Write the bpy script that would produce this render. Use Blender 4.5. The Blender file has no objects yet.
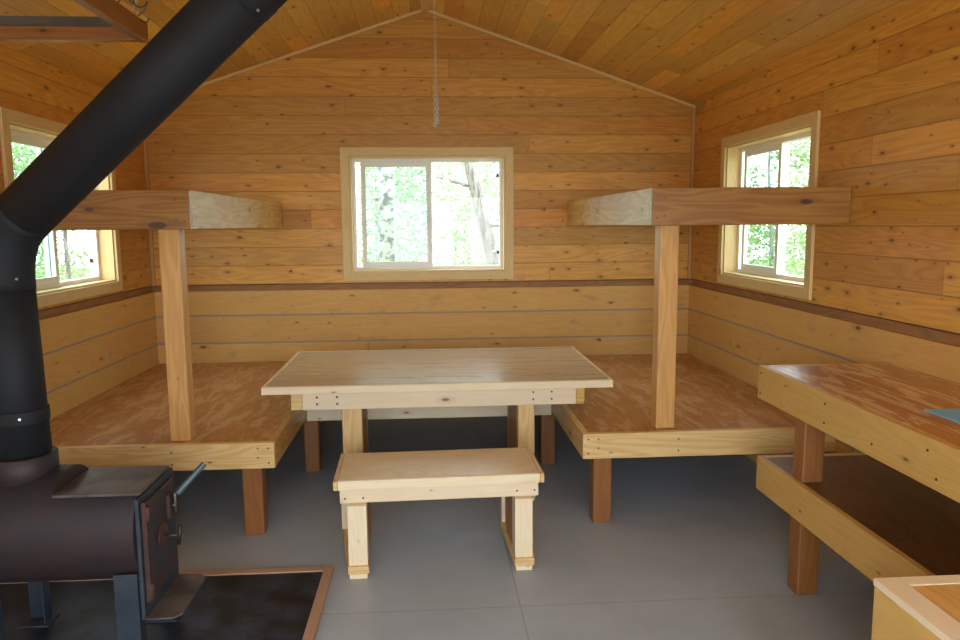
import bpy, bmesh, math, random
from mathutils import Vector, Matrix
random.seed(11)
C = bpy.context.scene.collection
R = random.uniform

# ------------------------------------------------------------------ materials
def new_mat(name):
    m = bpy.data.materials.new(name); m.use_nodes = True
    nt = m.node_tree; nt.nodes.clear()
    out = nt.nodes.new('ShaderNodeOutputMaterial'); b = nt.nodes.new('ShaderNodeBsdfPrincipled')
    nt.links.new(b.outputs[0], out.inputs[0])
    return m, nt, b

class N:
    """tiny node-expression helper"""
    def __init__(s, nt): s.nt = nt
    def m(s, op, a, b=0.0, c=None, clamp=False):
        n = s.nt.nodes.new('ShaderNodeMath'); n.operation = op; n.use_clamp = clamp
        for i, x in enumerate((a, b) + ((c,) if c is not None else ())):
            if isinstance(x, (int, float)): n.inputs[i].default_value = x
            else: s.nt.links.new(x, n.inputs[i])
        return n.outputs[0]
    def xyz(s, x, y, z=0.0):
        n = s.nt.nodes.new('ShaderNodeCombineXYZ')
        for i, v in enumerate((x, y, z)):
            if isinstance(v, (int, float)): n.inputs[i].default_value = v
            else: s.nt.links.new(v, n.inputs[i])
        return n.outputs[0]
    def noise(s, vec, scale=1, detail=3, rough=.55, dist=0.0):
        n = s.nt.nodes.new('ShaderNodeTexNoise'); s.nt.links.new(vec, n.inputs['Vector'])
        n.inputs['Scale'].default_value = scale; n.inputs['Detail'].default_value = detail
        n.inputs['Roughness'].default_value = rough; n.inputs['Distortion'].default_value = dist
        return n.outputs[0]
    def white(s, vec):
        n = s.nt.nodes.new('ShaderNodeTexWhiteNoise'); s.nt.links.new(vec, n.inputs['Vector'])
        return n.outputs['Value'], n.outputs['Color']
    def voro(s, vec, scale=1, rnd=1.0):
        n = s.nt.nodes.new('ShaderNodeTexVoronoi'); n.voronoi_dimensions = '2D'
        s.nt.links.new(vec, n.inputs['Vector']); n.inputs['Scale'].default_value = scale
        n.inputs['Randomness'].default_value = rnd
        return n.outputs['Distance'], n.outputs['Color']
    def mix(s, f, a, b, mode='MIX'):
        n = s.nt.nodes.new('ShaderNodeMix'); n.data_type = 'RGBA'; n.blend_type = mode
        for sock, x in ((n.inputs[0], f), (n.inputs[6], a), (n.inputs[7], b)):
            if isinstance(x, (int, float)): sock.default_value = x
            elif isinstance(x, tuple): sock.default_value = (*x, 1)
            else: s.nt.links.new(x, sock)
        return n.outputs[2]
    def ss(s, x, lo, hi):
        n = s.nt.nodes.new('ShaderNodeMapRange'); n.interpolation_type = 'SMOOTHSTEP'
        s.nt.links.new(x, n.inputs[0])
        for i, v in ((1, lo), (2, hi)):
            if isinstance(v, (int, float)): n.inputs[i].default_value = v
            else: s.nt.links.new(v, n.inputs[i])
        return n.outputs[0]
    def sep(s, v):
        n = s.nt.nodes.new('ShaderNodeSeparateXYZ'); s.nt.links.new(v, n.inputs[0]); return n.outputs

def wood(name, light, dark, plank=0, plen=3.0, off=0.0, vary=.25, knots=.5, knotsize=1.0, rough=.45,
         seam=(.10, .05, .02), seamw=.012, rings=1.0, knotcol=(.12, .045, .015), stain=0.0, staincol=(.2, .17, .14), kd=(3.6, 9.0), coat=0.0, redden=(.78, .64, .50)):
    m, nt, b = new_mat(name); g = N(nt)
    uv = nt.nodes.new('ShaderNodeUVMap'); uv.uv_map = 'UVMap'
    s = g.sep(uv.outputs[0]); u, v = s[0], s[1]
    gro = None
    if plank:
        q = g.m('DIVIDE', g.m('SUBTRACT', v, off), plank)
        idx = g.m('FLOOR', q); fr = g.m('FRACT', q)
        w1, _ = g.white(g.xyz(idx, 3.3))
        u2 = g.m('ADD', u, g.m('MULTIPLY', w1, 17.3))
        seg = g.m('FLOOR', g.m('DIVIDE', u2, plen)); fu = g.m('FRACT', g.m('DIVIDE', u2, plen))
        w2, _ = g.white(g.xyz(idx, seg, 1.7)); w3, _ = g.white(g.xyz(idx, seg, 9.1))
        edge = g.m('MINIMUM', fr, g.m('SUBTRACT', 1.0, fr))
        ev = g.m('MULTIPLY', edge, plank)
        eu = g.m('MULTIPLY', g.m('MINIMUM', fu, g.m('SUBTRACT', 1.0, fu)), plen)
        e = g.m('MINIMUM', ev, g.m('ADD', eu, .0015))
        gro = g.ss(e, seamw*.25, seamw)            # 0 in the seam, 1 on the board
        uu = g.m('ADD', u, g.m('MULTIPLY', g.m('ADD', idx, g.m('MULTIPLY', seg, 3.0)), 5.37))
        vv = v
    else:
        uu, vv = u, v
        w2 = g.noise(g.xyz(g.m('MULTIPLY', u, .6), g.m('MULTIPLY', v, .6), 4.0), 1, 1)
        w3 = g.noise(g.xyz(g.m('MULTIPLY', u, .9), g.m('MULTIPLY', v, .9), 8.0), 1, 1)
    # cathedral rings
    broad = g.noise(g.xyz(g.m('MULTIPLY', uu, .9), g.m('MULTIPLY', vv, 7.0)), 1, 2, .5, .3)
    ring = g.m('ADD', g.m('MULTIPLY', g.m('SINE', g.m('MULTIPLY', broad, 70.0)), .5), .5)
    fine = g.noise(g.xyz(g.m('MULTIPLY', uu, 3.5), g.m('MULTIPLY', vv, 160.0)), 1, 3, .6)
    gr = g.m('ADD', g.m('MULTIPLY', ring, .42*rings), g.m('MULTIPLY', fine, .6), clamp=True)
    col = g.mix(gr, light, dark)
    # board to board tone
    tone = g.m('ADD', 1.0-vary*.5, g.m('MULTIPLY', w2, vary))
    grey = nt.nodes.new('ShaderNodeCombineColor')
    for i in range(3): nt.links.new(tone, grey.inputs[i])
    col = g.mix(1.0, col, grey.outputs[0], 'MULTIPLY')
    warm = g.ss(w3, .5, .95)
    col = g.mix(g.m('MULTIPLY', warm, vary*2.0, clamp=True), col, g.mix(1.0, col, tuple(min(1, c*1.25) for c in redden), 'MULTIPLY'))
    patch = g.ss(g.noise(g.xyz(g.m('MULTIPLY', uu, 2.2), g.m('MULTIPLY', vv, 5.0), 2.0), 1, 3), .35, .75)
    col = g.mix(g.m('MULTIPLY', patch, .22), col, dark)
    if stain:
        st = g.ss(g.noise(g.xyz(g.m('MULTIPLY', uu, 5.0), g.m('MULTIPLY', vv, 9.0), 7.0), 1, 5, .65), .55, .75)
        col = g.mix(g.m('MULTIPLY', st, stain), col, staincol)
    if knots:
        kx = g.xyz(g.m('MULTIPLY', uu, kd[0]), g.m('MULTIPLY', vv, kd[1]))
        d, cc = g.voro(kx); cs = g.sep(cc)
        on = g.m('GREATER_THAN', cs[0], 1.0-knots)
        rad = g.m('MULTIPLY', g.m('ADD', .025, g.m('MULTIPLY', g.m('POWER', cs[1], 3.0), .10)), knotsize)
        dd = g.m('ADD', d, g.m('MULTIPLY', g.noise(g.xyz(g.m('MULTIPLY', uu, 30), g.m('MULTIPLY', vv, 60)), 1, 2), .03))
        halo = g.m('MULTIPLY', g.m('SUBTRACT', 1.0, g.ss(dd, rad, g.m('MULTIPLY', rad, 3.2))), on)
        core = g.m('MULTIPLY', g.m('SUBTRACT', 1.0, g.ss(dd, g.m('MULTIPLY', rad, .7), g.m('ADD', rad, .02))), on)
        col = g.mix(g.m('MULTIPLY', halo, .38), col, tuple(.5*(a+k) for a, k in zip(dark, knotcol)))
        col = g.mix(g.m('MULTIPLY', core, .9), col, knotcol)
    h = g.m('MULTIPLY', gr, .15)
    if gro is not None:
        col = g.mix(g.m('MULTIPLY', g.m('SUBTRACT', 1.0, gro), .8), col, seam)
        h = g.m('ADD', h, g.m('MULTIPLY', gro, 3.0))
    bp = nt.nodes.new('ShaderNodeBump'); bp.inputs['Strength'].default_value = .35; bp.inputs['Distance'].default_value = .002
    nt.links.new(h, bp.inputs['Height']); nt.links.new(bp.outputs[0], b.inputs['Normal'])
    nt.links.new(col, b.inputs['Base Color'])
    rr = g.m('ADD', rough-.08, g.m('MULTIPLY', g.noise(g.xyz(g.m('MULTIPLY', uu, 4), g.m('MULTIPLY', vv, 9)), 1, 2), .2))
    nt.links.new(rr, b.inputs['Roughness'])
    b.inputs['Coat Weight'].default_value = coat; b.inputs['Coat Roughness'].default_value = .18
    return m

def plywood(name, light, dark, pale, rough=.3, amt=.6, coat=0.3, su=1.6, sv=7.0, thr=(.5, .56)):
    """rotary-cut plywood: blotchy cathedral figure"""
    m, nt, b = new_mat(name); g = N(nt)
    uv = nt.nodes.new('ShaderNodeUVMap'); uv.uv_map = 'UVMap'
    s = g.sep(uv.outputs[0]); u, v = s[0], s[1]
    n1 = g.noise(g.xyz(g.m('MULTIPLY', u, su), g.m('MULTIPLY', v, sv)), 1, 5, .6, 1.2)
    rg = g.m('ADD', g.m('MULTIPLY', g.m('SINE', g.m('MULTIPLY', n1, 55)), .5), .5)
    fine = g.noise(g.xyz(g.m('MULTIPLY', u, 6), g.m('MULTIPLY', v, 150)), 1, 2)
    col = g.mix(g.m('ADD', g.m('MULTIPLY', rg, .5), g.m('MULTIPLY', fine, .5)), light, dark)
    n2 = g.noise(g.xyz(g.m('MULTIPLY', u, su*1.5), g.m('MULTIPLY', v, sv*1.2), 5.0), 1, 6, .7, 1.5)
    col = g.mix(g.m('MULTIPLY', g.ss(n2, *thr), amt), col, pale)
    nt.links.new(col, b.inputs['Base Color'])
    nt.links.new(g.m('ADD', rough-.1, g.m('MULTIPLY', n1, .25)), b.inputs['Roughness'])
    b.inputs['Coat Weight'].default_value = coat; b.inputs['Coat Roughness'].default_value = .12
    bp = nt.nodes.new('ShaderNodeBump'); bp.inputs['Strength'].default_value = .3; bp.inputs['Distance'].default_value = .002
    nt.links.new(n2, bp.inputs['Height']); nt.links.new(bp.outputs[0], b.inputs['Normal'])
    return m

def simple(name, col, rough=.5, metal=0.0, var=.0, scale=8, col2=None, bump=0.0):
    m, nt, b = new_mat(name); g = N(nt)
    tc = nt.nodes.new('ShaderNodeTexCoord')
    if col2 is None: col2 = tuple(c*(1-var) for c in col)
    n = g.noise(tc.outputs['Object'], scale, 5, .6)
    nt.links.new(g.mix(g.ss(n, .35, .68), col, col2), b.inputs['Base Color'])
    b.inputs['Roughness'].default_value = rough; b.inputs['Metallic'].default_value = metal
    if bump:
        bp = nt.nodes.new('ShaderNodeBump'); bp.inputs['Strength'].default_value = bump; bp.inputs['Distance'].default_value = .003
        n2 = g.noise(tc.outputs['Object'], scale*6, 4); nt.links.new(n2, bp.inputs['Height']); nt.links.new(bp.outputs[0], b.inputs['Normal'])
    return m

def glass(name, tint):
    m = bpy.data.materials.new(name); m.use_nodes = True; nt = m.node_tree; nt.nodes.clear()
    out = nt.nodes.new('ShaderNodeOutputMaterial'); t = nt.nodes.new('ShaderNodeBsdfTransparent'); gl = nt.nodes.new('ShaderNodeBsdfGlossy')
    t.inputs[0].default_value = (*tint, 1); gl.inputs['Roughness'].default_value = .02
    mx = nt.nodes.new('ShaderNodeMixShader'); lw = nt.nodes.new('ShaderNodeLayerWeight'); g = N(nt)
    nt.links.new(g.m('ADD', .018, g.m('MULTIPLY', g.m('POWER', lw.outputs['Facing'], 5.0), .5)), mx.inputs[0]); nt.links.new(t.outputs[0], mx.inputs[1]); nt.links.new(gl.outputs[0], mx.inputs[2])
    nt.links.new(mx.outputs[0], out.inputs[0]); return m

M = {}
M['siding'] = wood('pine_siding', (.81, .43, .085), (.57, .255, .036), plank=.1525, off=1.18, plen=3.4, vary=.34, knots=.5, kd=(6.5, 14), knotsize=1.25, rough=.42, seamw=.0045, knotcol=(.16, .055, .018), seam=(.34, .16, .04))
M['ceil'] = wood('pine_ceiling', (.90, .54, .12), (.72, .37, .058), plank=.143, off=.02, plen=1.6, vary=.5, knots=.4, kd=(6, 13), knotsize=1.2, rough=.45, seamw=.004, knotcol=(.2, .07, .02), seam=(.40, .20, .06))
M['log'] = wood('squared_log', (.80, .50, .155), (.62, .345, .09), plank=.232, off=-.009, plen=30, vary=.15, knots=.3, rough=.6, seamw=.011, seam=(.27, .26, .26), stain=.7, staincol=(.40, .27, .15), rings=.5)
M['strip'] = wood('red_strip', (.46, .22, .075), (.26, .11, .035), knots=.2, rough=.6, vary=.3, stain=.4, staincol=(.2, .16, .13))
M['trim'] = wood('window_trim_pine', (.84, .63, .31), (.74, .50, .20), knots=.06, rough=.5, vary=.15, rings=.7)
M['strip_trim'] = wood('corner_trim_pine', (.66, .38, .14), (.52, .27, .08), knots=.1, rough=.5, vary=.15)
M['rail'] = wood('bunk_rail', (.88, .68, .34), (.70, .43, .15), knots=.45, knotsize=1.3, rough=.4, vary=.2, rings=1.2, knotcol=(.13, .05, .02))
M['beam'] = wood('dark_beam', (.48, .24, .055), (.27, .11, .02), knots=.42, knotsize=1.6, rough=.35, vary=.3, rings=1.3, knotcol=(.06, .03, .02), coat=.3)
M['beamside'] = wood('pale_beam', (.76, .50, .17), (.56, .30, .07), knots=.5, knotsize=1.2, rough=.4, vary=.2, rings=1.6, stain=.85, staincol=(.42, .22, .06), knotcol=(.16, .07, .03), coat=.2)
M['post'] = wood('fir_post', (.78, .46, .16), (.60, .30, .085), knots=.25, knotsize=1.2, rough=.4, vary=.2, rings=1.2, knotcol=(.25, .06, .02))
M['border'] = wood('hearth_border', (.52, .34, .24), (.42, .26, .17), knots=.1, rough=.6, vary=.2, rings=.4)
M['leg'] = wood('brown_leg', (.36, .15, .04), (.24, .085, .022), knots=.2, rough=.4, vary=.3, knotcol=(.06, .03, .02))
M['pale'] = wood('new_pine', (.93, .83, .62), (.84, .67, .40), knots=.22, rough=.45, vary=.12, rings=.8, knotcol=(.30, .12, .05))
M['pink'] = wood('planed_pine', (.88, .76, .56), (.80, .62, .40), knots=.4, knotsize=1.1, rough=.5, vary=.12, rings=.5, knotcol=(.28, .13, .06))
M['fir'] = wood('yellow_fir', (.84, .64, .32), (.70, .44, .17), knots=.1, rough=.4, vary=.1, rings=1.4)
M['brown'] = wood('brown_panel', (.50, .26, .10), (.38, .17, .06), knots=.1, rough=.5, vary=.2)
M['counter'] = wood('counter_rail', (.72, .47, .15), (.57, .32, .075), knots=.4, knotsize=.7, rough=.45, vary=.15, rings=.7, knotcol=(.12, .06, .02))
M['bunkply'] = plywood('bunk_plywood', (.54, .24, .07), (.40, .145, .034), (.70, .45, .23), rough=.36, amt=.6, coat=.4, thr=(.47, .58))
M['counterply'] = plywood('counter_plywood', (.52, .21, .05), (.40, .14, .03), (.80, .60, .38), rough=.3, amt=.9, coat=.6, su=1.1, sv=8, thr=(.49, .55))
M['shelfply'] = plywood('shelf_plywood', (.17, .07, .024), (.08, .03, .012), (.20, .09, .035), rough=.35, amt=.4, coat=.3)  # dark tones include the shade beneath the counter
M['tableply'] = plywood('table_plywood', (.60, .53, .42), (.53, .46, .35), (.64, .58, .48), rough=.26, amt=.5, coat=1.0, su=.5, sv=6, thr=(.4, .7))
M['benchply'] = plywood('bench_plywood', (.80, .62, .35), (.70, .50, .24), (.72, .48, .18), rough=.35, amt=.5, coat=.2, su=.8, sv=4, thr=(.4, .7))
M['vinyl'] = simple('white_vinyl', (.93, .94, .92), .4)
M['rubber'] = simple('black_rubber', (.02, .02, .02), .5)
M['screw'] = simple('screw_steel', (.12, .10, .09), .4, .8)
M['hook'] = simple('dark_wire', (.16, .15, .14), .45, .7)
M['chain'] = simple('zinc_chain', (.62, .64, .66), .35, .9)
M['pipe'] = simple('blued_pipe', (.005, .008, .014), .75, .0, var=.4, scale=5)
M['rust'] = simple('rusty_steel', (.018, .018, .028), .6, .1, scale=3.2, col2=(.036, .021, .022), bump=.15)
M['rust2'] = simple('rusty_door_steel', (.03, .045, .068), .55, .2, scale=9, col2=(.07, .04, .032), bump=.2)
M['blue'] = simple('blued_steel', (.022, .036, .06), .5, .2, scale=6, col2=(.05, .065, .085), bump=.15)
M['redrust'] = simple('red_rust', (.085, .036, .026), .75, .0, scale=20, col2=(.035, .022, .025))
M['dust'] = simple('dusty_plate', (.06, .042, .042), .55, .1, scale=5, col2=(.13, .11, .105), bump=.1)
M['pad'] = simple('hearth_pad', (.005, .007, .011), .45, .0, scale=5.5, col2=(.03, .055, .10), bump=.1)
M['greyslat'] = simple('weathered_slat', (.12, .10, .09), .8, 0, var=.3)
M['paper'] = simple('blue_card', (.22, .58, 1.0), .6)
M['handle'] = simple('spring_handle', (.13, .20, .23), .4, .6)
M['clear'] = glass('window_glass', (.97, .99, .98))
M['green'] = glass('screened_glass', (.80, .90, .86))

def floor_mat():
    m, nt, b = new_mat('painted_plywood_floor'); g = N(nt)
    tc = nt.nodes.new('ShaderNodeTexCoord'); s = g.sep(tc.outputs['Object'])
    n = g.noise(tc.outputs['Object'], 1.6, 5, .6); n2 = g.noise(tc.outputs['Object'], 30, 3, .6)
    col = g.mix(g.ss(n, .3, .7), (.46, .54, .65), (.39, .46, .55))
    # plywood sheet seams: 1.22 x 2.44 m sheets
    fx = g.m('ABSOLUTE', g.m('SUBTRACT', g.m('FRACT', g.m('DIVIDE', g.m('SUBTRACT', s[0], .375-2.44*5), 2.44)), .5))
    fy = g.m('ABSOLUTE', g.m('SUBTRACT', g.m('FRACT', g.m('DIVIDE', g.m('SUBTRACT', s[1], 3.08-2.44*5), 2.44)), .5))
    ex = g.m('MULTIPLY', g.m('SUBTRACT', .5, fx), 2.44); ey = g.m('MULTIPLY', g.m('SUBTRACT', .5, fy), 2.44)
    e = g.ss(g.m('MINIMUM', ex, ey), .001, .005)
    col = g.mix(g.m('MULTIPLY', g.m('SUBTRACT', 1.0, e), .35), col, (.10, .10, .10))
    scr = g.ss(g.noise(g.xyz(g.m('ADD', g.m('MULTIPLY', s[0], 20), g.m('MULTIPLY', s[1], 8)), g.m('MULTIPLY', s[1], 3)), 1, 6, .75), .68, .74)
    col = g.mix(g.m('MULTIPLY', scr, .25), col, (.34, .34, .34))
    nt.links.new(col, b.inputs['Base Color'])
    nt.links.new(g.m('ADD', .30, g.m('MULTIPLY', n, .22)), b.inputs['Roughness'])
    bp = nt.nodes.new('ShaderNodeBump'); bp.inputs['Strength'].default_value = .25; bp.inputs['Distance'].default_value = .002
    nt.links.new(g.m('ADD', g.m('ADD', n2, g.m('MULTIPLY', n, 6.0)), e), bp.inputs['Height']); nt.links.new(bp.outputs[0], b.inputs['Normal'])
    return m
M['floor'] = floor_mat()

def bark_mat(name, a, b_, sx=3, sz=14):
    m, nt, b = new_mat(name); g = N(nt)
    tc = nt.nodes.new('ShaderNodeTexCoord'); s = g.sep(tc.outputs['Object'])
    n = g.noise(g.xyz(g.m('MULTIPLY', s[0], sx), g.m('MULTIPLY', s[1], sx), g.m('MULTIPLY', s[2], sz)), 1, 5, .7)
    nt.links.new(g.mix(g.ss(n, .46, .60), a, b_), b.inputs['Base Color']); b.inputs['Roughness'].default_value = .8
    return m
M['birch'] = bark_mat('birch_bark', (.62, .63, .64), (.22, .22, .24), 9, 11)
M['bark'] = bark_mat('grey_bark', (.30, .28, .27), (.14, .12, .11), 20, 4)

def leaf_mat(name, a, b_):
    m = bpy.data.materials.new(name); m.use_nodes = True; nt = m.node_tree; nt.nodes.clear(); g = N(nt)
    out = nt.nodes.new('ShaderNodeOutputMaterial'); d = nt.nodes.new('ShaderNodeBsdfDiffuse'); t = nt.nodes.new('ShaderNodeBsdfTranslucent')
    tc = nt.nodes.new('ShaderNodeTexCoord'); n = g.noise(tc.outputs['Object'], 2.2, 3)
    c = g.mix(g.ss(n, .35, .65), a, b_)
    nt.links.new(c, d.inputs[0]); nt.links.new(c, t.inputs[0])
    mx = nt.nodes.new('ShaderNodeMixShader'); mx.inputs[0].default_value = .5
    nt.links.new(d.outputs[0], mx.inputs[1]); nt.links.new(t.outputs[0], mx.inputs[2]); nt.links.new(mx.outputs[0], out.inputs[0])
    return m
M['leaf'] = leaf_mat('spring_leaves', (.25, .38, .15), (.38, .47, .25))
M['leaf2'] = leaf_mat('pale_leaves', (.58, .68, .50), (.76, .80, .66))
M['needle'] = leaf_mat('spruce_needles', (.34, .44, .27), (.50, .56, .42))
M['ground'] = simple('forest_floor', (.20, .26, .10), .9, 0, scale=1.5, col2=(.28, .24, .15))

# ------------------------------------------------------------------ mesh builder
class MB:
    def __init__(s, rnd=True): s.v = []; s.f = []; s.uv = []; s.mi = []; s.mats = []; s.rnd = rnd; s.sm = []
    def _mi(s, m):
        if m not in s.mats: s.mats.append(m)
        return s.mats.index(m)
    def face(s, pts, uvs, m, smooth=False):
        i = len(s.v); s.v += [tuple(p) for p in pts]; s.f.append(tuple(range(i, i+len(pts)))); s.uv.append(uvs); s.mi.append(s._mi(m)); s.sm.append(smooth)
    def solid(s, pts, faces, m, grain=0, off=None, smooth=False):
        """pts: world points, faces: index loops; uv by dominant normal, grain axis 0/1/2"""
        if off is None: off = (R(-40, 40), R(-40, 40)) if s.rnd else (0, 0)
        P = [Vector(p) for p in pts]; base = len(s.v); s.v += [tuple(p) for p in P]; k = s._mi(m)
        for f in faces:
            n = (P[f[1]]-P[f[0]]).cross(P[f[2]]-P[f[1]]); ax = max(range(3), key=lambda i: abs(n[i]))
            oth = [i for i in range(3) if i != ax]
            if grain in oth:
                vax = [i for i in oth if i != grain][0]
                uvs = [(P[j][grain]+off[0], P[j][vax]+off[1]+ax*.31*(1 if s.rnd else 0)) for j in f]
            else:
                uvs = [(P[j][oth[0]]+off[0], P[j][oth[1]]+off[1]) for j in f]
            s.f.append(tuple(base+j for j in f)); s.uv.append(uvs); s.mi.append(k); s.sm.append(smooth)
    def box(s, x0, x1, y0, y1, z0, z1, m, grain=None):
        if grain is None:
            d = (x1-x0, y1-y0, z1-z0); grain = d.index(max(d))
        p = [(x0, y0, z0), (x1, y0, z0), (x1, y1, z0), (x0, y1, z0), (x0, y0, z1), (x1, y0, z1), (x1, y1, z1), (x0, y1, z1)]
        s.solid(p, [(0, 3, 2, 1), (4, 5, 6, 7), (0, 1, 5, 4), (1, 2, 6, 5), (2, 3, 7, 6), (3, 0, 4, 7)], m, grain)
    def prism(s, poly, axis, a, b, m, grain=0):
        """poly: 2-D loop in the two other axes (in order), extruded along axis"""
        def P(q, w):
            o = [0, 0, 0]; oth = [i for i in range(3) if i != axis]; o[oth[0]] = q[0]; o[oth[1]] = q[1]; o[axis] = w; return o
        n = len(poly); pts = [P(q, a) for q in poly]+[P(q, b) for q in poly]
        fs = [tuple(range(n-1, -1, -1)), tuple(range(n, 2*n))]+[(i, (i+1) % n, n+(i+1) % n, n+i) for i in range(n)]
        s.solid(pts, fs, m, grain)
    def tube(s, path, rad, m, seg=24, cap=True, smooth=True):
        path = [Vector(p) for p in path]; rings = []; base = len(s.v); k = s._mi(m)
        if isinstance(rad, (int, float)): rad = [rad]*len(path)
        prev = None; L = 0
        for i, p in enumerate(path):
            if i == 0: t = path[1]-p
            elif i == len(path)-1: t = p-path[-2]
            else: t = (p-path[i-1]).normalized()+(path[i+1]-p).normalized()
            t.normalize()
            if prev is None:
                a = Vector((0, 0, 1)) if abs(t.z) < .9 else Vector((1, 0, 0)); x = t.cross(a).normalized()
            else: x = (prev-t*prev.dot(t)).normalized()
            prev = x; y = t.cross(x)
            sc = 1.0
            if 0 < i < len(path)-1:
                c = t.dot((path[i+1]-p).normalized()); sc = 1/max(c, .5)
            for j in range(seg):
                a = 2*math.pi*j/seg
                s.v.append(tuple(p+(x*math.cos(a)+y*math.sin(a))*rad[i]))
        for i in range(len(path)-1):
            for j in range(seg):
                a = base+i*seg+j; b = base+i*seg+(j+1) % seg
                s.f.append((a, b, b+seg, a+seg)); s.uv.append([(i, j/seg)]*4); s.mi.append(k); s.sm.append(smooth)
        if cap:
            s.f.append(tuple(base+j for j in range(seg-1, -1, -1))); s.uv.append([(0, 0)]*seg); s.mi.append(k); s.sm.append(False)
            e = base+(len(path)-1)*seg
            s.f.append(tuple(e+j for j in range(seg))); s.uv.append([(0, 0)]*seg); s.mi.append(k); s.sm.append(False)
    def build(s, name, parent=None, bevel=0.0, origin=None):
        me = bpy.data.meshes.new(name)
        o = bpy.data.objects.new(name, me); C.objects.link(o)
        par = Vector(parent.location) if parent else Vector((0, 0, 0))
        if parent and parent.parent: par = par+Vector(parent.parent.location)
        if origin is None:
            xs = [v[0] for v in s.v]; ys = [v[1] for v in s.v]; zs = [v[2] for v in s.v]
            origin = Vector(((min(xs)+max(xs))/2, (min(ys)+max(ys))/2, min(zs)))
        origin = Vector(origin)
        me.from_pydata([tuple(Vector(v)-origin) for v in s.v], [], s.f)
        for m in s.mats: me.materials.append(m)
        ul = me.uv_layers.new(name='UVMap'); k = 0
        for poly, uvs, mi, sm in zip(me.polygons, s.uv, s.mi, s.sm):
            poly.material_index = mi; poly.use_smooth = sm
            for li, q in zip(poly.loop_indices, uvs): ul.data[li].uv = q
        me.update()
        if parent: o.parent = parent; o.location = origin-par
        else: o.location = origin
        if bevel:
            bv = o.modifiers.new('edge', 'BEVEL'); bv.width = bevel; bv.segments = 2; bv.limit_method = 'ANGLE'; bv.angle_limit = math.radians(50)
            bv.use_clamp_overlap = True
        return o

def tag(o, label, cat=None, group=None, kind=None):
    if label: o['label'] = label
    if cat: o['category'] = cat
    if group: o['group'] = group
    if kind: o['kind'] = kind
    return o
def empty(name, loc, label, cat, group=None):
    o = bpy.data.objects.new(name, None); C.objects.link(o); o.location = loc; o.empty_display_size = .1
    return tag(o, label, cat, group)
def struct(o, label=None): o['kind'] = 'structure'; (o.__setitem__('label', label) if label else None); return o
def part(mb_args, name, parent, bevel=.003, label=None):
    b = MB()
    for a in mb_args: b.box(*a)
    o = b.build(name, parent, bevel)
    if label: o['label'] = label
    return o

# ------------------------------------------------------------------ room
XL, XR, YB, YF, T = -2.283, 2.258, 6.363, -.55, .17
ZE, ZA = 2.642, 3.40
# window openings (wall trim outer 1.44 x 1.10; opening .07 inside)
WB = (-.648, .648, 1.27, 2.228); WRt = (4.345, 5.635, 1.27, 2.225); WLt = (4.345, 5.635, 1.27, 2.235)

fl = MB(False); fl.box(XL-T, XR+T, YF-T, YB+T, -.05, 0, M['floor']); struct(fl.build('floor', origin=(0, 0, 0)), 'grey painted plywood floor')

def side_wall(name, x, sgn, win):
    a, b = sorted((x, x+sgn*T)); ar, br = sorted((x+sgn*.022, x+sgn*T))
    al, bl = sorted((x-sgn*.012, x+sgn*T))
    w = MB(False); y0, y1 = YF, YB
    w.box(al, bl, y0, y1, 0, 1.124, M['log'], 1)
    w.box(ar, br, y0, y1, 1.124, 1.171, M['strip'], 1); w.box(*sorted((x+sgn*.05, x+sgn*T)), y0, y1, 1.171, 1.18, M['leg'], 1)  # dark wood in the top slot paints the shadow line under the siding
    w.box(a, b, y0, win[0], 1.18, ZE+.05, M['siding'], 1); w.box(a, b, win[1], y1, 1.18, ZE+.05, M['siding'], 1)
    w.box(a, b, win[0], win[1], 1.18, win[2], M['siding'], 1); w.box(a, b, win[0], win[1], win[3], ZE+.05, M['siding'], 1)
    return struct(w.build(name))
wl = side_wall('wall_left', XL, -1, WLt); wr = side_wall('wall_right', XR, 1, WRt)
w = MB(False)
w.box(XL-T, XR+T, YB-.012, YB+T, 0, 1.124, M['log'], 0); w.box(XL-T, XR+T, YB+.022, YB+T, 1.124, 1.171, M['strip'], 0); w.box(XL-T, XR+T, YB+.05, YB+T, 1.171, 1.18, M['leg'], 0)  # same dark slot: shadow below the siding put into the wood colour
w.box(XL-T, WB[0], YB, YB+T, 1.18, 2.35, M['siding'], 0); w.box(WB[1], XR+T, YB, YB+T, 1.18, 2.35, M['siding'], 0)
w.box(WB[0], WB[1], YB, YB+T, 1.18, WB[2], M['siding'], 0); w.box(WB[0], WB[1], YB, YB+T, WB[3], 2.35, M['siding'], 0)
w.prism([(XL-T, 2.35), (XR+T, 2.35), (XR+T, ZE), (0, ZA+.03), (XL-T, ZE)], 1, YB, YB+T, M['siding'], 0)
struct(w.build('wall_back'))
# front wall behind the camera: open doorway, two unseen windows added for more light
w = MB(False); D0, D1, DZ = -.62, .42, 2.08
def fw(x0, x1, z0, z1): w.box(x0, x1, YF-T, YF, z0, z1, M['siding'], 0)
FW = ((-1.95, -.95), (.75, 1.95))
fw(XL-T, FW[0][0], 0, 2.35); fw(FW[0][1], D0, 0, 2.35); fw(D1, FW[1][0], 0, 2.35); fw(FW[1][1], XR+T, 0, 2.35)
for a, b in FW: fw(a, b, 0, .95); fw(a, b, 2.15, 2.35)
fw(D0, D1, DZ, 2.35)
w.prism([(XL-T, 2.35), (XR+T, 2.35), (XR+T, ZE), (0, ZA+.03), (XL-T, ZE)], 1, YF-T, YF, M['siding'], 0)
struct(w.build('wall_front'))
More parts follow.
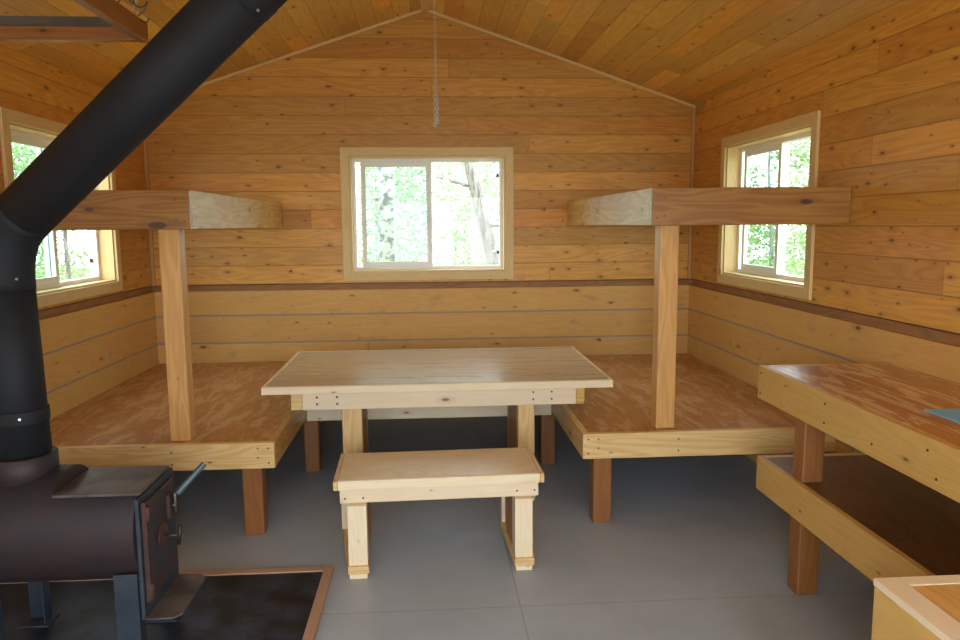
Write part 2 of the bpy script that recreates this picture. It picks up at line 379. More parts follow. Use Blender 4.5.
# ceiling: two sloping slabs
c = MB(False)
for sg, xe in ((-1, XL), (1, XR)):
    zt = ZA-(ZA-ZE)*1.0; L = math.hypot(abs(xe), ZA-ZE); xo = xe+sg*T; zo = ZE-(ZA-ZE)/abs(xe)*T; Lo = math.hypot(abs(xo), ZA-zo)
    y0, y1 = YF-T, YB+T; th = .09
    A, B_, D, E_ = (0, y0, ZA), (0, y1, ZA), (xo, y1, zo), (xo, y0, zo)
    k = 3.7 if sg > 0 else 11.9
    c.face([A, B_, D, E_] if sg < 0 else [E_, D, B_, A], ([(y0+k, 0), (y1+k, 0), (y1+k, sg*Lo), (y0+k, sg*Lo)] if sg < 0 else [(y0+k, sg*Lo), (y1+k, sg*Lo), (y1+k, 0), (y0+k, 0)]), M['ceil'])
    up = lambda p: (p[0], p[1], p[2]+th)
    c.face([up(A), up(E_), up(D), up(B_)], [(0, 0)]*4, M['ceil'])
    c.face([E_, up(E_), up(A), A], [(0, 0)]*4, M['ceil']); c.face([D, B_, up(B_), up(D)], [(0, 0)]*4, M['ceil']); c.face([E_, D, up(D), up(E_)], [(0, 0)]*4, M['ceil'])
struct(c.build('ceiling'))
# trims
def rooftrim(sg, xe):
    b = MB(); s = (ZA-ZE)/abs(xe); h = .022
    pts = []
    p = [(xe, ZE-.004), (xe*.012, ZA-.009), (xe*.012, ZA-.009-h), (xe, ZE-.004-h)]
    if sg < 0: p = p[::-1]
    b.prism(p, 1, YB-.02, YB-.001, M['trim'], 0)
    return b.build('trim_1' if sg < 0 else 'trim_2')
struct(rooftrim(-1, XL)); struct(rooftrim(1, XR))
b = MB(); b.box(-.035, .035, YF, YB-.001, ZA-.026, ZA-.012, M['trim'], 1); struct(b.build('trim_3', bevel=.003))
b = MB(); b.box(XL+.001, XL+.026, YB-.026, YB-.001, 1.18, ZE-.03, M['strip_trim'], 2); struct(b.build('trim_4', bevel=.003))
b = MB(); b.box(XR-.026, XR-.001, YB-.026, YB-.001, 1.18, ZE-.03, M['strip_trim'], 2); struct(b.build('trim_5', bevel=.003))

# ------------------------------------------------------------------ windows (built in local frame u along the wall, w outward, z)
def window(name, mapf, u0, u1, z0, z1, sash_left, lab):
    """mapf(u,w)->(x,y); w=0 wall face, positive outdoors. sash_left: sliding sash on the low-u side"""
    def bx(B, a, b_, w0, w1, c_, d, m, g=None):
        p = [mapf(a, w0), mapf(b_, w1)]
        xs = sorted((p[0][0], p[1][0])); ys = sorted((p[0][1], p[1][1]))
        B.box(xs[0], xs[1], ys[0], ys[1], c_, d, m, g)
    tw = .07
    root = MB()
    # mitred casing on the wall face
    o_ = [(u0-tw, z0-tw), (u1+tw, z0-tw), (u1+tw, z1+tw), (u0-tw, z1+tw)]; i_ = [(u0, z0), (u1, z0), (u1, z1), (u0, z1)]
    ga = 1 if mapf(0, 0)[1] != mapf(1, 0)[1] else 0
    for k in range(4):
        q = [o_[k], o_[(k+1) % 4], i_[(k+1) % 4], i_[k]]
        P = [(*mapf(a, -.02), z) for a, z in q]+[(*mapf(a, -.0005), z) for a, z in q]
        root.solid(P, [(0, 1, 2, 3), (7, 6, 5, 4), (0, 4, 5, 1), (1, 5, 6, 2), (2, 6, 7, 3), (3, 7, 4, 0)], M['trim'], ga if k in (0, 2) else 2)
    r = struct(root.build(name, bevel=.002), lab)
    fixn(r)
    j = MB(); e = .002; wd = .135; jt = .012
    bx(j, u0+e, u0+jt, 0, wd, z0+e, z1-e, M['trim'], 2); bx(j, u1-jt, u1-e, 0, wd, z0+e, z1-e, M['trim'], 2)
    bx(j, u0+jt, u1-jt, 0, wd, z1-jt, z1-e, M['trim'], ga)
    j.build('window_jamb', r)
    s = MB(); bx(s, u0+jt, u1-jt, 0, wd, z0+e, z0+jt, M['trim'], ga); s.build('window_sill', r)
    # vinyl frame
    f = MB(); a0, a1, b0, b1 = u0+jt, u1-jt, z0+jt, z1-jt; fwid = .028; w0, w1 = .10, .165
    bx(f, a0, a0+fwid, w0, w1, b0, b1, M['vinyl']); bx(f, a1-fwid, a1, w0, w1, b0, b1, M['vinyl'])
    bx(f, a0+fwid, a1-fwid, w0, w1, b0, b0+fwid, M['vinyl']); bx(f, a0+fwid, a1-fwid, w0, w1, b1-fwid, b1, M['vinyl'])
    mid = (u0+u1)/2
    bx(f, mid-.016, mid+.016, w0+.035, w1, b0+fwid, b1-fwid, M['vinyl'])
    fr = f.build('window_frame', r, .002)
    # sliding sash, slid a little open from its jamb
    gap = .045
    s0, s1 = (a0+fwid+gap, mid+.03) if sash_left else (mid-.03, a1-fwid-gap)
    sw = .04; c0, c1 = b0+fwid+.001, b1-fwid-.001; v0, v1 = w0+.002, w0+.03
    h = MB(); bx(h, s0, s0+sw, v0, v1, c0, c1, M['vinyl']); bx(h, s1-sw, s1, v0, v1, c0, c1, M['vinyl'])
    bx(h, s0+sw, s1-sw, v0, v1, c0, c0+sw, M['vinyl']); bx(h, s0+sw, s1-sw, v0, v1, c1-sw, c1, M['vinyl'])
    sa = h.build('window_sash', r, .002)
    gg = MB(); bx(gg, s0+sw, s1-sw, v0+.012, v0+.016, c0+sw, c1-sw, M['green']); gg.build('sash_glass', sa)
    g2 = MB()
    if sash_left: bx(g2, mid+.016, a1-fwid, .15, .154, b0+fwid, b1-fwid, M['clear'])
    else: bx(g2, a0+fwid, mid-.016, .15, .154, b0+fwid, b1-fwid, M['clear'])
    g2.build('fixed_glass', r)
    # black finger latches on the fixed side
    for zz in (b0+.14, b1-.14):
        l = MB(); uu = (a1-fwid-.022, a1-fwid-.002) if sash_left else (a0+fwid+.002, a0+fwid+.022)
        bx(l, uu[0], uu[1], .135, .149, zz-.014, zz+.014, M['rubber']); l.build('latch', r, .001)
    return r
def fixn(o):
    bm = bmesh.new(); bm.from_mesh(o.data); bmesh.ops.recalc_face_normals(bm, faces=bm.faces); bm.to_mesh(o.data); bm.free()
window('window_1', lambda u, w: (u, YB+w), *WB, True, 'sliding window in the back wall above the table')
window('window_2', lambda u, w: (XR+w, u), *WRt, False, 'sliding window in the right wall behind the upper bunk beam')
window('window_3', lambda u, w: (XL-w, u), *WLt, True, 'sliding window in the left wall behind the stove pipe')
for f in [o for o in bpy.data.objects if o.type == 'MESH' and (o.name.startswith('window'))]: fixn(f)

# ------------------------------------------------------------------ screws
SCREW = {}
def screws(parent, pts, axis, r=.005):
    for p in pts:
        key = (axis, r)
        if key not in SCREW:
            d = Vector((0, 0, 0)); d[axis[0]] = axis[1]*.0025
            b = MB(); b.tube([-d*.2, d], r, M['screw'], 8, True, False)
            o = b.build('screw_head', None, origin=(0, 0, 0)); SCREW[key] = o
        else:
            o = SCREW[key].copy(); C.objects.link(o)
        g = parent; w = Vector((0, 0, 0))
        while g: w += Vector(g.location); g = g.parent
        o.parent = parent; o.location = Vector(p)-w

# ------------------------------------------------------------------ bunks
ZB, ZR = .527, .387
def lower_bunk(sg, xi, xw, lab):
    """xi: inner edge X, xw: wall X"""
    xa, xb = min(xi, xw), max(xi, xw)
    r = empty('lower_bunk', ((xi+xw)/2, (3.909+YB)/2, 0), lab, 'bunk', 'low bunk platforms')
    g = .003; yf = 3.909; yb = YB-.015
    fa, fb = (xa, xb)
    if sg < 0: fa += .015
    else: fb -= .015
    fr = part([(fa, fb, yf, yf+.038, ZR, ZB, M['rail'])], 'front_rail', r)
    s0, s1 = (xb-.038, xb) if sg < 0 else (xa, xa+.038)
    part([(s0, s1, yf+.039, yb, ZR, ZB, M['beamside'] if sg < 0 else M['rail'])], 'side_rail', r)
    d0, d1 = (fa+.001, s0-.002) if sg < 0 else (s1+.002, fb-.001)
    b = MB(); b.box(d0, d1, yf+.040, yb, ZB-.020, ZB-.002, M['bunkply'], 1); b.build('plywood_deck', r)
    lx = (-1.017, -.912) if sg < 0 else (.888, .990)
    for y0 in (3.955, ) + ((6.2,) if False else ()):
        b = MB(); c = .02
        x0, x1 = lx
        b.box(x0, x1, y0, y0+.095, .0, ZB-.021, M['leg'], 2); b.build('leg', r, .006)
    wx = (xw+.03, xw+.13) if sg < 0 else (xw-.13, xw-.03)
    part([(wx[0], wx[1], 3.955, 4.05, 0, ZB-.021, M['leg'], 2)], 'leg', r, .006)
    x = fb-.03 if sg < 0 else fa+.03
    k = -1 if sg < 0 else 1
    screws(fr, [(x, yf, z) for z in (ZR+.03, ZB-.03)]+[(x+k*.055, yf, z) for z in (ZR+.06, ZB-.03)]+[(x+k*.5, yf, z) for z in (ZR+.035, ZB-.04)], (1, -1))
    return r
lower_bunk(-1, -.833, XL, 'low plywood bunk platform under the left window beside the stove')
lower_bunk(1, .818, XR, 'low plywood bunk platform in the right back corner, right of the table')

def upper_bunk(sg, xu, xw, lab):
    r = empty('upper_bunk', ((xu+xw)/2, (3.909+YB)/2, 0), lab, 'bunk', 'upper bunk frames')
    z0, z1 = 1.647, 1.845; yf = 3.909
    a, b_ = (xw+.002, xu) if sg < 0 else (xu, xw-.002)
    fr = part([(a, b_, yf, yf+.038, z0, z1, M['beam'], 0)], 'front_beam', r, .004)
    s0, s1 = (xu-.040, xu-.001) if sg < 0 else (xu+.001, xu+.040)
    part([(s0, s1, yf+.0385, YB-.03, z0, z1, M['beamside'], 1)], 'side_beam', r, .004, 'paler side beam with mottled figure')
    d0, d1 = (xw+.003, s0-.001) if sg < 0 else (s1+.001, xw-.003)
    b = MB(); b.box(d0, d1, yf+.039, YB-.03, z0+.09, z0+.108, M['bunkply'], 1); b.build('plywood_deck', r)
    px = (-1.39, -1.285) if sg < 0 else (1.244, 1.349)
    q = MB(); q.box(px[0], px[1], 3.985, 4.085, ZB-.0015, z0+.088, M['post'], 2); q.build('post', r, .006)
    k = -1 if sg < 0 else 1
    screws(fr, [(xu+k*.03, yf, z) for z in (z0+.04, z1-.04)]+[(xu+k*.07, yf, z) for z in (z0+.05, z1-.05)], (1, -1))
upper_bunk(-1, -1.197, XL, 'upper bunk frame on one post at left, its beam passing behind the stove pipe')
upper_bunk(1, 1.170, XR, 'upper bunk frame on one post at right, its beam crossing the right window')

# back platform between the bunks
r = empty('back_bench', (0, 5.66, 0), 'low built-in platform along the back wall between the bunks, behind the table', 'bench')
f = part([(-.831, .816, 4.95, 4.988, .366, .505, M['pink'], 0)], 'front_rail', r)
b = MB(); b.box(-.831, .816, 4.989, YB-.015, .487, .504, M['bunkply'], 0); b.build('plywood_deck', r)
for x0 in (-.862, .752):
    part([(x0, x0+.098, 4.995, 5.09, 0, ZR-.001, M['leg'], 2)], 'leg', r, .006)

# ------------------------------------------------------------------ table
r = empty('dining_table', (.05, 4.86, 0), 'long pale wooden table with a glossy plywood top in the middle of the room', 'table')
X0, X1, Y0, Y1, Z0, Z1 = -.965, 1.066, 4.25, 5.48, .706, .751
b = MB(); b.box(X0+.02, X1-.02, Y0+.021, Y1-.021, Z0+.002, Z1, M['tableply'], 0); b.build('tabletop', r, .002)
for a_ in ((X0, X1, Y0, Y0+.02, Z0, Z1-.001, M['pale'], 0), (X0, X1, Y1-.02, Y1, Z0, Z1-.001, M['pale'], 0),
           (X0, X0+.0195, Y0+.0205, Y1-.0205, Z0, Z1-.001, M['pale'], 1), (X1-.0195, X1, Y0+.0205, Y1-.0205, Z0, Z1-.001, M['pale'], 1)):
    part([a_], 'tabletop_edging', r)
ap = part([(-.745, .855, 4.30, 4.338, .600, .705, M['pink'], 0)], 'apron', r)
screws(ap, [(x, 4.30, z) for x in (-.66, -.545) for z in (.635, .675)], (1, -1), .007)
screws(ap, [(x, 4.30, z) for x in (.60, .71) for z in (.635, .678)], (1, -1), .006)
part([(-.745, .855, 5.392, 5.43, .600, .705, M['pink'], 0)], 'apron', r)
part([(-.81, -.747, 4.305, 5.43, .600, .705, M['fir'], 1)], 'apron', r)
part([(.857, .908, 4.305, 5.43, .600, .705, M['beamside'], 1)], 'apron', r)
for (fx0, fx1, rx0, rx1, inner) in ((-.525, -.409, -.53, -.425, -.42), (.514, .614, .510, .612, .53)):
    part([(fx0, fx1, 4.34, 4.43, 0.06, .705, M['fir'], 2)], 'leg', r, .004)
    part([(rx0, rx1, 4.83, 4.92, 0.06, .705, M['fir'], 2)], 'leg', r, .004)
    # board panel joining the two legs, set slightly askew
    q = MB(); ia, ib = (fx0, rx0) if inner > 0 else (fx1, rx1); k = 1 if inner > 0 else -1
    P = [(ia, 4.431, .06), (ia+k*.03, 4.431, .06), (ib+k*.03, 4.829, .06), (ib, 4.829, .06)]
    P += [(x, y, .704) for x, y, z in P]
    fs = [(0, 3, 2, 1), (4, 5, 6, 7), (0, 1, 5, 4), (1, 2, 6, 5), (2, 3, 7, 6), (3, 0, 4, 7)]
    q.solid(P, fs, M['brown'], 2); o = q.build('end_panel', r); fixn(o)
    P = [(fx0-.008, 4.325, .02), (fx1+.008, 4.325, .02), (rx1+.008, 4.925, .02), (rx0-.008, 4.925, .02)]; P += [(x, y, .06) for x, y, z in P]
    q = MB(); q.solid(P, fs, M['fir'], 1); o = q.build('foot_rail', r, .004)
    for yy, a0, a1 in ((4.33, fx0, fx1), (4.82, rx0, rx1)):
        part([(a0, a1, yy, yy+.09, 0, .02, M['pale'], 0)], 'foot_block', r, .002)

# ------------------------------------------------------------------ bench
BENCH = r = empty('bench', (.03, 3.66, 0), 'small low wooden bench standing on the floor in front of the table', 'bench')
b = MB(); b.box(-.452, .510, 3.459, 3.875, .428, .471, M['benchply'], 0); b.build('seat', r, .003)
for a_ in ((-.452, .510, 3.44, 3.458, .425, .470, M['pale'], 0), (-.473, -.453, 3.44, 3.885, .425, .470, M['fir'], 1), (.511, .531, 3.44, 3.885, .425, .470, M['fir'], 1)):
    part([a_], 'seat_edging', r)
ap = part([(-.445, .505, 3.455, 3.493, .356, .424, M['pink'], 0)], 'apron', r)
screws(ap, [(-.42, 3.455, .38), (-.335, 3.455, .38), (.40, 3.455, .385), (.485, 3.455, .385)], (1, -1), .005)
part([(-.445, .505, 3.82, 3.858, .356, .424, M['pink'], 0)], 'apron', r)
for (fx0, fx1, rx0, rx1, px) in ((-.408, -.320, -.478, -.35, -.348), (.386, .470, .376, .543, .389)):
    lean = -.004 if fx0 < 0 else .004
    part([(fx0, fx1, 3.445, 3.53, .062, .355, M['pale'], 2)] if False else [(fx0, fx1, 3.494, 3.53, .062, .426, M['pale'], 2), (fx0, fx1, 3.42, 3.494, .062, .355, M['pale'], 2)], 'leg', r, .0)
    part([(rx0, rx1, 3.86, 3.898, .062, .424, M['pink'], 2)], 'leg', r, .003)
    part([(px, px+.025, 3.531, 3.818, .065, .355, M['brown'], 2)], 'end_panel', r, .001)
    P = [(fx0-.006, 3.405, .022), (fx1+.008, 3.405, .022), (rx1+.004, 3.905, .022), (rx0-.004, 3.905, .022)]; P += [(x, y, .0615) for x, y, z in P]
    q = MB(); q.solid(P, [(0, 3, 2, 1), (4, 5, 6, 7), (0, 1, 5, 4), (1, 2, 6, 5), (2, 3, 7, 6), (3, 0, 4, 7)], M['fir'], 1); q.build('foot_rail', r, .006)
    part([(fx0+.002, fx1-.002, 3.41, 3.49, 0, .0215, M['pale'], 0)], 'foot_block', r, .002)
    part([(rx0+.004, rx1-.004, 3.86, 3.895, 0, .0215, M['pale'], 0)], 'foot_block', r, .002)

BENCH.rotation_euler = (0, 0, .028)

# ------------------------------------------------------------------ counter at right
r = empty('work_counter', (1.92, 2.2, 0), 'long plywood work counter with a lower shelf along the right wall', 'counter')
xf, xw, yfar, ynr = 1.588, XR-.014, 3.483, .95
fr = part([(xf, xf+.028, ynr, yfar, .812, .972, M['counter'], 1)], 'front_rail', r)
part([(xf+.029, xw, yfar-.038, yfar, .812, .972, M['counter'], 0)], 'end_rail', r)
b = MB(); b.box(xf+.0285, xw, ynr, yfar-.0385, .953, .972, M['counterply'], 1); b.build('countertop', r, .001)
screws(fr, [(xf, yfar-d, z) for d, z in ((.03, .84), (.03, .94), (.28, .93), (.62, .85), (.62, .93), (.95, .86), (1.25, .93), (1.3, .85))], (0, -1), .005)
sh = part([(xf, xf+.028, ynr, 3.462, .362, .527, M['counter'], 1)], 'shelf_rail', r)
part([(xf+.029, xw, 3.424, 3.462, .362, .527, M['rail'], 0)], 'shelf_end_rail', r)
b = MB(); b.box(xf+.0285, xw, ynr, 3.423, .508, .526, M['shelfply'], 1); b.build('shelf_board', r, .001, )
for yy in (3.07, 1.15):
    part([(xf+.029, xf+.125, yy, yy+.095, 0, .951, M['leg'], 2)], 'post', r, .008)

card = MB(); card.box(1.80, 2.02, 2.35, 2.565, .9725, .976, M['paper']); o = card.build('blue_card', bevel=.0)
tag(o, 'light blue card lying on the counter top at the right edge of the photo', 'card')

# wooden chest in the near right corner
r = empty('wood_box', (1.37, 1.4, 0), 'wooden box with a framed top in front of the counter, at the lower right corner', 'box')
bx0, bx1, by0, by1, bz = 1.172, 1.575, .9, 1.822, .716
for a_ in ((bx0, bx0+.02, by0, by1, 0, bz-.021, M['counter'], 1), (bx1-.02, bx1, by0, by1, 0, bz-.021, M['counter'], 1),
           (bx0+.021, bx1-.021, by1-.02, by1, 0, bz-.021, M['counter'], 0), (bx0+.021, bx1-.021, by0, by0+.02, 0, bz-.021, M['counter'], 0)):
    part([a_], 'side_board', r)
b = MB(); b.box(bx0-.002, bx0+.068, by0, by1+.002, bz-.02, bz, M['pink'], 1); b.build('lid_frame', r, .002)
b = MB(); b.box(bx0+.0695, bx1, by1-.045, by1+.002, bz-.02, bz, M['pale'], 0); b.build('lid_frame', r, .002)
b = MB(); b.box(bx0+.0695, bx1, by0, by1-.047, bz-.02, bz-.001, M['post'], 1); b.build('lid_panel', r, .002)

# ------------------------------------------------------------------ hearth
r = empty('hearth', (-1.35, 2.8, 0), 'black hearth pad with a thin wooden border under the wood stove', 'hearth')
hx0, hx1, hy0, hy1 = -2.262, -.484, 2.0, 3.49
b = MB(); b.box(hx0+.045, hx1-.046, hy0+.045, hy1-.046, 0.0, .022, M['pad'], 0); b.build('stone_pad', r, .002)
for a_ in ((hx0, hx1-.0455, hy1-.045, hy1, 0, .027, M['border'], 0), (hx1-.045, hx1, hy0, hy1, 0, .027, M['border'], 1),
           (hx0, hx1-.0455, hy0, hy0+.0445, 0, .027, M['border'], 0), (hx0, hx0+.0445, hy0+.045, hy1-.0455, 0, .027, M['border'], 1)):
    part([a_], 'wooden_border', r)

# ------------------------------------------------------------------ stove
ST = empty('wood_stove', (-1.5, 2.915, .022), 'rusty steel barrel wood stove standing on the black hearth pad at left', 'stove')
cy, cz, rr = 2.915, .52, .22; xe = -1.095; xs = -2.0; xm = -1.43
def ring(cut):
    pts = []; n = 56
    for i in range(n):
        a = 2*math.pi*i/n; y = cy+rr*math.cos(a); z = cz+rr*math.sin(a)
        if cut: z = min(z, .672)
        pts.append((y, z))
    return pts
def loft(name, rings, m, parent):
    b = MB(); n = len(rings[0][1]); k = b._mi(m)
    for x, rg in rings: b.v += [(x, y, z) for y, z in rg]
    for i in range(len(rings)-1):
        for j in range(n):
            a = i*n+j; c_ = i*n+(j+1) % n
            b.f.append((a, c_, c_+n, a+n)); b.uv.append([(0, 0)]*4); b.mi.append(k); b.sm.append(True)
    for st, rev in ((0, True), ((len(rings)-1)*n, False)):
        f = [st+j for j in range(n)]; b.f.append(tuple(f[::-1] if rev else f)); b.uv.append([(0, 0)]*n); b.mi.append(k); b.sm.append(False)
    o = b.build(name, parent); fixn(o)
    o.modifiers.new('e', 'EDGE_SPLIT').split_angle = math.radians(35)
    return o
small = [(cy+(y-cy)*.93, cz+(z-cz)*.93) for y, z in ring(False)]
loft('barrel_body', [(xs-.03, small), (xs, ring(False)), (xm-.05, ring(False)), (xm+.03, ring(False)), (xm+.03, ring(True)), (xe, ring(True))], M['rust'], ST)
b = MB(); b.box(xm+.031, xe+.012, 2.752, 3.078, .6725, .684, M['dust'], 0); b.build('cooking_plate', ST, .003)
# square front plate with the door
b = MB(); b.box(xe+.001, xe+.016, 2.72, 3.10, .20, .668, M['blue'], 2); b.build('front_plate', ST, .003)
b = MB(); b.box(xe+.0165, xe+.030, 2.765, 3.065, .265, .640, M['rust2'], 2); door = b.build('stove_door', ST, .006)
b = MB(); b.tube([(xe+.0305, 2.90, .455), (xe+.037, 2.90, .455)], .052, M['redrust'], 28); b.build('draft_disc', door)
b = MB(); b.tube([(xe+.0375, 2.90, .455), (xe+.092, 2.90, .455)], .004, M['screw'], 10); b.tube([(xe+.09, 2.90, .418), (xe+.102, 2.90, .495)], .008, M['rubber'], 12); b.build('draft_knob', door)
b = MB(); b.box(xe+.0305, xe+.046, 2.955, 3.00, .50, .60, M['redrust']); b.tube([(xe+.046, 2.98, .55), (xe+.064, 2.98, .55)], .012, M['screw'], 12); b.tube([(xe+.06, 2.98, .52), (xe+.06, 2.98, .60)], .009, M['screw'], 12); b.build('door_latch', door, .002)
b = MB(); path = []
for i in range(60):
    t = i/59; path.append((xe+.065+.085*t, 2.985+.10*t, .592+.092*t))
b.tube(path, [.0125+.0025*math.sin(i*2.1) for i in range(60)], M['handle'], 14); b.build('spring_handle', door)
b = MB()
for zz in (.30, .60): b.tube([(xe+.034, 2.752, zz-.03), (xe+.034, 2.752, zz+.03)], .011, M['redrust'], 12)
b.box(xe+.017, xe+.034, 2.742, 2.757, .26, .648, M['redrust'], 2); b.build('door_hinge', door)
# ash shelf
q = MB(); q.prism([(xe+.017, 2.725), (-.985, 2.725), (-.955, 2.755), (-.955, 3.05), (-.985, 3.085), (xe+.017, 3.085)], 2, .198, .206, M['dust'], 0); o = q.build('ash_shelf', ST); fixn(o)
# legs
for (x0, yy, y2) in ((-1.182, 2.712, 2.72), (-1.182, 3.10, 3.108), (-1.70, 2.712, 2.72), (-1.70, 3.10, 3.108)):
    b = MB(); w_ = .085
    y0, y1 = min(yy, y2), max(yy, y2)
    b.box(x0, x0+w_, y0, y1, .030, .385, M['blue'], 2)
    if yy < 2.9: b.box(x0+w_-.006, x0+w_, y1, y1+.05, .030, .30, M['blue'], 2)
    else: b.box(x0+w_-.006, x0+w_, y0-.05, y0, .030, .30, M['blue'], 2)
    b.box(x0-.02, x0+w_+.02, y0-.03 if yy < 2.9 else y0-.07, y1+.05 if yy < 2.9 else y1+.02, .0222, .030, M['blue'], 0)
    b.build('leg', ST)
# flue collar on the barrel
b = MB(); px, py = -1.572, 2.915
b.tube([(px, py, .69), (px, py, .798), (px, py, .801)], [.118, .118, .112], M['rust'], 36); b.build('flue_collar', ST)

# ------------------------------------------------------------------ stove pipe
P = empty('stove_pipe', (px, py, .803), 'black round stove pipe rising from the barrel stove and slanting up to the right', 'pipe')
pr = .1
lower_top = Vector((-1.585, 2.915, 1.46)); d1 = Vector((-.604+1.59, 2.6-2.92, 2.39-1.62)).normalized()
elbow = Vector((-1.59, 2.92, 1.62)); up_start = elbow+d1*.13
top_el = Vector((-.604, 2.6, 2.39))+d1*.34
b = MB(); b.tube([(px, py, .8035), lower_top], [pr*.985, pr*.985], M['pipe'], 40); b.build('vertical_pipe', P)
b = MB()
pts = [lower_top+Vector((0, 0, -.03)), lower_top]
for i in range(1, 7):
    t = i/7; a = lower_top; c_ = elbow; e_ = up_start
    pts.append(a*(1-t)**2+c_*2*t*(1-t)+e_*t*t)
pts += [up_start, up_start+d1*.03]
b.tube(pts, pr*1.012, M['pipe'], 40); b.build('pipe_elbow', P)
b = MB(); seam_pt = Vector((-.604, 2.6, 2.39))+d1*.02
b.tube([up_start, top_el], pr, M['pipe'], 40); b.build('slanted_pipe', P)
b = MB(); b.tube([seam_pt, seam_pt+d1*.002, seam_pt+d1*.05, seam_pt+d1*.052], [pr*1.0, pr*1.02, pr*1.02, pr*1.0], M['pipe'], 40); b.build('pipe_joint_band', P)
b = MB(); b.tube([(px, py, .925), (px, py, .93), (px, py, .975), (px, py, .98)], [pr*.99, pr*1.015, pr*1.015, pr*.99], M['pipe'], 40); b.build('pipe_joint_band', P)
b = MB(); zc = ZA-.335*abs(top_el.x)
pts = []
e2 = top_el+d1*.13
for i in range(8):
    t = i/7; pts.append(top_el*(1-t)**2+e2*2*t*(1-t)+(e2+Vector((0, 0, .13)))*t*t)
pts.append(Vector((e2.x, e2.y, ZA-.335*abs(e2.x)-.036)))
b.tube(pts, pr*1.01, M['pipe'], 40); b.build('pipe_elbow', P)
# rivets on the pipe
def sc(p, n):
    b = MB(); b.tube([Vector(p), Vector(p)+Vector(n)*.006], .0045, M['chain'], 8); b.build('pipe_screw', P)
nrm = Vector((.45, -.89, 0)).normalized(); sc(Vector((px, py, .955))+nrm*pr*1.0, nrm)
nrm = Vector((.75, -.66, 0)).normalized(); sc(Vector((-1.583, 2.915, 1.475))+nrm*pr*1.0, nrm)
n3 = d1.cross(Vector((0, 1, 0))).normalized()*-1
if n3.x < 0: n3 = -n3
n3 = (n3*.8+Vector((0, -.6, 0))); n3 = (n3-d1*n3.dot(d1)).normalized()
sc(seam_pt+d1*.025+n3*pr*1.01, n3)

# ------------------------------------------------------------------ hanging rack at top left
r = empty('hanging_rack', (-1.7, 2.7, 2.46), 'wooden rack frame hung by a chain near the ceiling at the top left', 'rack')
b = MB(); b.box(-2.1, -1.253, 3.462, 3.50, 2.462, 2.518, M['leg'], 0); b.build('crossbar', r, .003)
b = MB(); b.box(-2.1, -1.253, 3.475, 3.50, 2.519, 2.562, M['greyslat'], 0); o = b.build('grey_slat', r, .002); o['label'] = 'weathered grey slat'
b = MB(); b.box(-1.251, -1.212, 1.5, 3.51, 2.462, 2.545, M['leg'], 1); b.build('side_rail', r, .003)
b = MB(); b.box(-2.14, -2.101, 1.5, 3.51, 2.462, 2.545, M['leg'], 1); b.build('side_rail', r, .003)
b = MB(); b.box(-2.1, -1.253, 1.5, 1.538, 2.462, 2.518, M['leg'], 0); b.build('crossbar', r, .003)

LINK = {}
def chain(top, bot, link, wire, parent):
    top = Vector(top); bot = Vector(bot); L = (top-bot).length; n = max(2, int(L/(link*.72)))
    for i in range(n):
        c_ = bot+(top-bot)*((i+.5)/n); key = (link, wire)
        if key not in LINK:
            pts = [Vector((math.cos(2*math.pi*k/16)*link*.30, 0, math.sin(2*math.pi*k/16)*link*.5)) for k in range(17)]
            b = MB(); b.tube(pts, wire, M['chain'], 6, False); o = b.build('link', None, origin=(0, 0, 0)); LINK[key] = o
        else: o = LINK[key].copy(); C.objects.link(o)
        o.parent = parent; o.location = c_-Vector(parent.location); o.rotation_euler = (0, 0, (i % 2)*math.pi/2)
rc = empty('rack_chain', (-1.222, 3.43, 2.55), 'short chain with wire hooks holding the corner of the hanging rack', 'chain')
chain((-1.232, 3.43, 2.972), (-1.232, 3.43, 2.565), .035, .003, rc)
def hook(c_, rad, a0, a1):
    b = MB(); b.tube([Vector(c_)+Vector((math.cos(a0+(a1-a0)*k/19)*rad, 0, math.sin(a0+(a1-a0)*k/19)*rad)) for k in range(20)], .0035, M['hook'], 8); b.build('wire_hook', rc)
hook((-1.262, 3.40, 2.585), .032, .3, 5.2); hook((-1.20, 3.40, 2.61), .028, 2.8, 6.2)
b = MB(); b.tube([(-1.207, 3.39, 2.545), (-1.18, 3.38, 2.56), (-1.16, 3.38, 2.60)], .003, M['hook'], 8); b.build('wire_hook', rc)
b = MB(); b.tube([(-1.205, 3.40, 2.53), (-1.17, 3.38, 2.515), (-1.155, 3.37, 2.53)], .003, M['hook'], 8); b.build('wire_hook', rc)

lc = empty('lamp_chain', (.05, 4.2, 2.19), 'thin chain hanging from the ridge above the table, with nothing on it', 'chain')
chain((.052, 4.2, ZA-.026), (.052, 4.2, 2.36), .021, .0014, lc)
chain((.046, 4.2, 2.36), (.046, 4.2, 2.195), .024, .002, lc)
chain((.059, 4.2, 2.35), (.059, 4.2, 2.21), .023, .002, lc)

